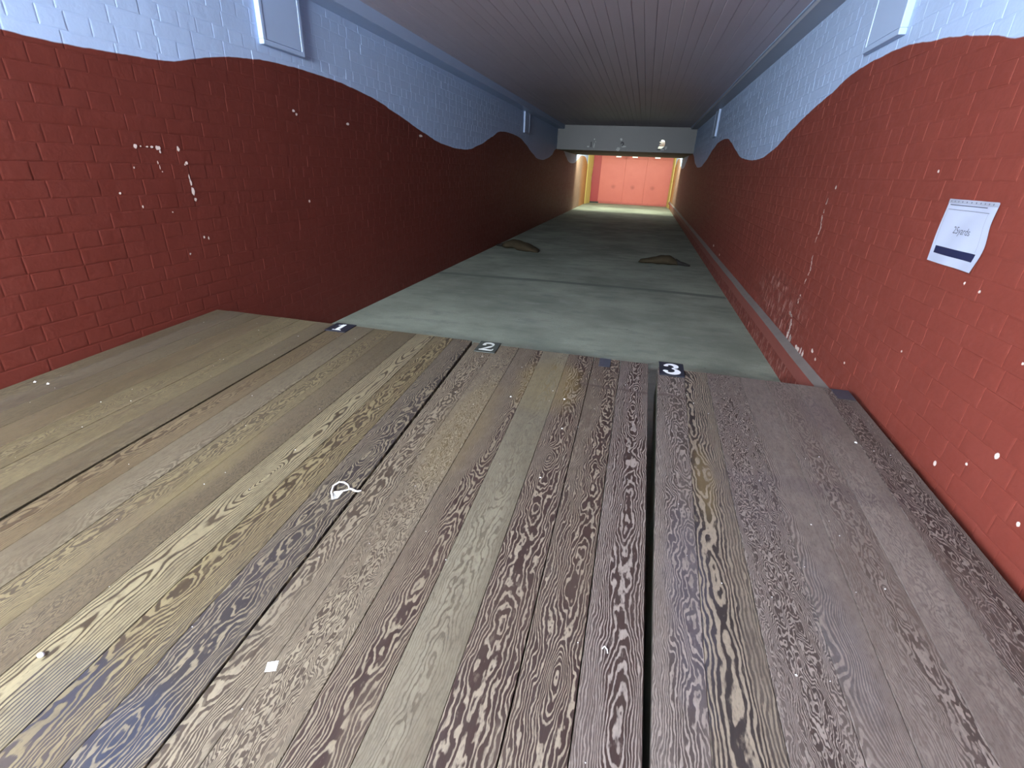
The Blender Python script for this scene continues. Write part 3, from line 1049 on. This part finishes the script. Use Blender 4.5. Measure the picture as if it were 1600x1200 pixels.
sheet('sheet', 0, 1, 0, 1, 0, M_PAPER)
sheet('punched_strip', .0, 1, -.012, .055, .001, M_STRIP, 20, 2, 'perforated top strip of the sleeve')
sheet('print_line', .06, .82, .068, .082, .001, M_INKG, 16, 1)
sheet('print_line', .06, .90, .143, .150, .001, M_INKG, 16, 1)
sheet('print_line', .048, .054, .15, .72, .001, M_STRIP, 1, 12)
sheet('print_line', .880, .886, .15, .72, .001, M_STRIP, 1, 12)
sheet('dark_bar', .085, .915, .735, .855, .001, M_INK, 16, 3, 'dark blue printed bar')
hv, hf = [], []
for i in range(11):
    u = .06 + .085 * i
    n = len(hv)
    for k in range(8):
        a = 2 * math.pi * k / 8
        uu, vv = u + .011 * math.cos(a), .022 + .014 * math.sin(a)
        hv.append((-lift(uu, vv) - .0018, y0 + (y1 - y0) * uu - e.location.y, zt + (zb - zt) * vv - e.location.z))
    hf.append(tuple(range(n, n + 8)))
o = obj('punch_hole', hv, hf, M_INKG, e)
o['kind'] = 'stuff'
fc = bpy.data.curves.new('text', 'FONT')
fc.body = '25yards'
fc.size = 1.0
fc.align_x = 'LEFT'
tmp = bpy.data.objects.new('tmp', fc)
C.objects.link(tmp)
dg = bpy.context.evaluated_depsgraph_get()
dg.update()
tm = bpy.data.meshes.new_from_object(tmp.evaluated_get(dg))
bpy.data.objects.remove(tmp)
xs = [v.co.x for v in tm.vertices]
ys = [v.co.y for v in tm.vertices]
tw = max(xs) - min(xs)
for v in tm.vertices:
    u = .325 + .36 * (v.co.x - min(xs)) / tw
    vv = .50 - v.co.y * .155
    v.co = (-lift(u, vv) - .0012, y0 + (y1 - y0) * u - e.location.y, zt + (zb - zt) * vv - e.location.z)
tm.materials.clear()
tm.materials.append(M_INKG)
to = bpy.data.objects.new('lettering', tm)
link(to, e)
to['label'] = 'grey printed word 25yards'

# ------------------------------------------------------------------ loose things
# sandbags on the far floor
def sandbag(loc, rz, L, wd, hh, tail, label, seed):
    e = empty('sandbag', loc, label, 'sandbag', 'flattened sandbags on the range floor', (0, 0, rz))
    V, F = [], []
    nu, nv = 20, 12
    for i in range(nu + 1):
        s = i / nu
        x = (s - .5) * L
        env = max(0.0, 1 - abs(2 * s - 1) ** 4.0) ** .4
        hgt = hh * env * (0.75 + 0.45 * math.sin(s * 3.1 + seed) ** 2 + .35 * (s if tail > 0 else 1 - s) * (1 if seed < 2 else 0))
        ww = wd * env * (0.85 + .25 * mnoise.noise(Vector((s * 4, seed, 0))))
        for j in range(nv):
            a = 2 * math.pi * j / nv
            yy = math.cos(a) * ww / 2
            zz = hgt * .5 + math.sin(a) * hgt * .5 * (1 if math.sin(a) > 0 else 1)
            k = mnoise.noise(Vector((x * 9, yy * 9, zz * 9 + seed))) * .014
            V.append((x, yy + k, max(0.001, zz + k)))
    for i in range(nu):
        for j in range(nv):
            F.append((i * nv + j, i * nv + (j + 1) % nv, (i + 1) * nv + (j + 1) % nv, (i + 1) * nv + j))
    F.append(tuple(range(nv)))
    F.append(tuple(range((nu + 1) * nv - 1, nu * nv - 1, -1)))
    obj('bag', V, F, M_SAND, e, smooth=True)
    d = 1 if tail > 0 else -1
    P = [(d * (L / 2 - .06), 0, hh * .45), (d * (L / 2 + .02), -.01, .035), (d * (L / 2 + .09), -.02, .022), (d * (L / 2 + .17), -.035, .014)]
    V, F = tube_mesh(P, [.05, .03, .028, .012], 8)
    V = [(v.x, v.y, max(.002, v.z)) for v in V]
    obj('tied_neck', V, F, M_SANDD, e, smooth=True)
    return e


sandbag((-1.95, 8.45, 0.001), -.5, .78, .36, .115, -1, 'brown sandbag lying on the concrete by the foot of the darker wall', 0.4)
sandbag((.37, 8.12, 0.001), .03, .62, .26, .12, 1, 'brown sandbag with a dark tied neck lying clear of the walls', 2.6)


# torn plastic loop across the gap between decks one and two
def dp(x, y, lf=.004):
    return Vector((x, y, ztop(y) + lf))


e = empty('plastic_loop', dp(-.765, 1.06, 0.001), 'small torn loop of clear white plastic on the deck edge', 'scrap')
b0 = Vector(e.location)
ring = [(-.776, 1.018), (-.795, 1.04), (-.805, 1.066), (-.800, 1.090), (-.787, 1.097), (-.774, 1.095), (-.763, 1.085), (-.757, 1.074), (-.749, 1.073)]
V, F = tube_mesh([dp(a, b, .003 + .005 * math.sin(i * .8)) - b0 for i, (a, b) in enumerate(ring)], .0028, 6)
obj('ring', V, F, M_FILMW, e, smooth=True)
V, F = tube_mesh([dp(a, b, .004) - b0 for a, b in [(-.79, 1.045), (-.775, 1.052), (-.761, 1.062), (-.749, 1.073)]], .002, 6)
obj('cord', V, F, M_FILMW, e, smooth=True)
V, F = tube_mesh([dp(a, b, .005) - b0 for a, b in [(-.751, 1.073), (-.740, 1.070), (-.730, 1.067), (-.722, 1.068), (-.714, 1.074)]], [.0025, .0035, .003, .003, .0025], 6)
obj('twisted_tail', V, F, M_FILMW, e, smooth=True)
fv = [dp(-.79, 1.045, .004) - b0, dp(-.762, 1.056, .007) - b0, dp(-.764, 1.024, .003) - b0, dp(-.779, 1.014, .002) - b0, dp(-.79, 1.03, .006) - b0]
o = obj('film', fv, [(0, 1, 2), (0, 2, 4), (2, 3, 4)], M_FILM, e)

# square paper scrap, pellet and curled sliver
p = dp(-.603, .53, .0006)
o = prism('paper_scrap', [(-.011, -.009), (.010, -.011), (.012, .010), (-.009, .011)], .0008, M_CARD, ((0, 0, 0), (math.cos(.5), math.sin(.5), 0), (-math.sin(.5), math.cos(.5), SL), (0, 0, 1)), None, p)
tag(o, 'small square scrap of white paper on the deck numbered two', 'scrap')
V, F = [], []
for i in range(6):
    for j in range(8):
        a, b = math.pi * i / 5, 2 * math.pi * j / 8
        V.append((.0085 * math.sin(a) * math.cos(b), .006 * math.sin(a) * math.sin(b), .004 * math.cos(a) + .004))
for i in range(5):
    for j in range(8):
        F.append((i * 8 + j, i * 8 + (j + 1) % 8, (i + 1) * 8 + (j + 1) % 8, (i + 1) * 8 + j))
o = obj('plastic_pellet', V, F, M_CARD, None, dp(-1.065, .425, .0005), smooth=True)
tag(o, 'white oval pellet on deck one by the dark blue stain', 'pellet')
V, F = tube_mesh([dp(.046, .750, .002), dp(.050, .755, .005), dp(.056, .750, .004), (.058, .742, ztop(.742) + .003)], .0012, 5)
c0 = dp(.051, .75, 0)
o = obj('plastic_sliver', [Vector(v) - c0 for v in V], F, M_CARD, None, c0)
tag(o, 'curled white sliver on deck two by the open gap', 'scrap')

# crumbs scattered over the decks
random.seed(21)
V, F = [], []
spots = [(-.434, 1.816, .006), (-.209, 1.863, .006), (-.181, 1.622, .006), (-2.341, 1.336, .009), (-2.409, 1.333, .008), (.899, 1.849, .006), (-.20, 1.30, .004), (.44, .80, .003)]
for i in range(130):
    x = random.uniform(-2.4, 1.0)
    if any(abs(x - g) < .05 for g in (-1.6, -.76, .15)):
        continue
    spots.append((x, random.uniform(.35, 2.3), random.choice((.0013, .0016, .002, .0026))))
for (x, y, r) in spots:
    n = len(V)
    z = ztop(y) + .0008
    a = random.uniform(0, 6)
    for q in range(4):
        f = random.uniform(.5, 1.1)
        V.append((x + r * f * math.cos(a + q * 1.57), y + r * f * math.sin(a + q * 1.57), z))
    V.append((x, y, z + r * .7))
    F += [(n + q, n + (q + 1) % 4, n + 4) for q in range(4)] + [(n + 3, n + 2, n + 1, n)]
o = obj('white_crumbs', V, F, M_CARD)
tag(o, 'scattered white crumbs and flecks over the wooden decks', 'crumbs', kind='stuff')
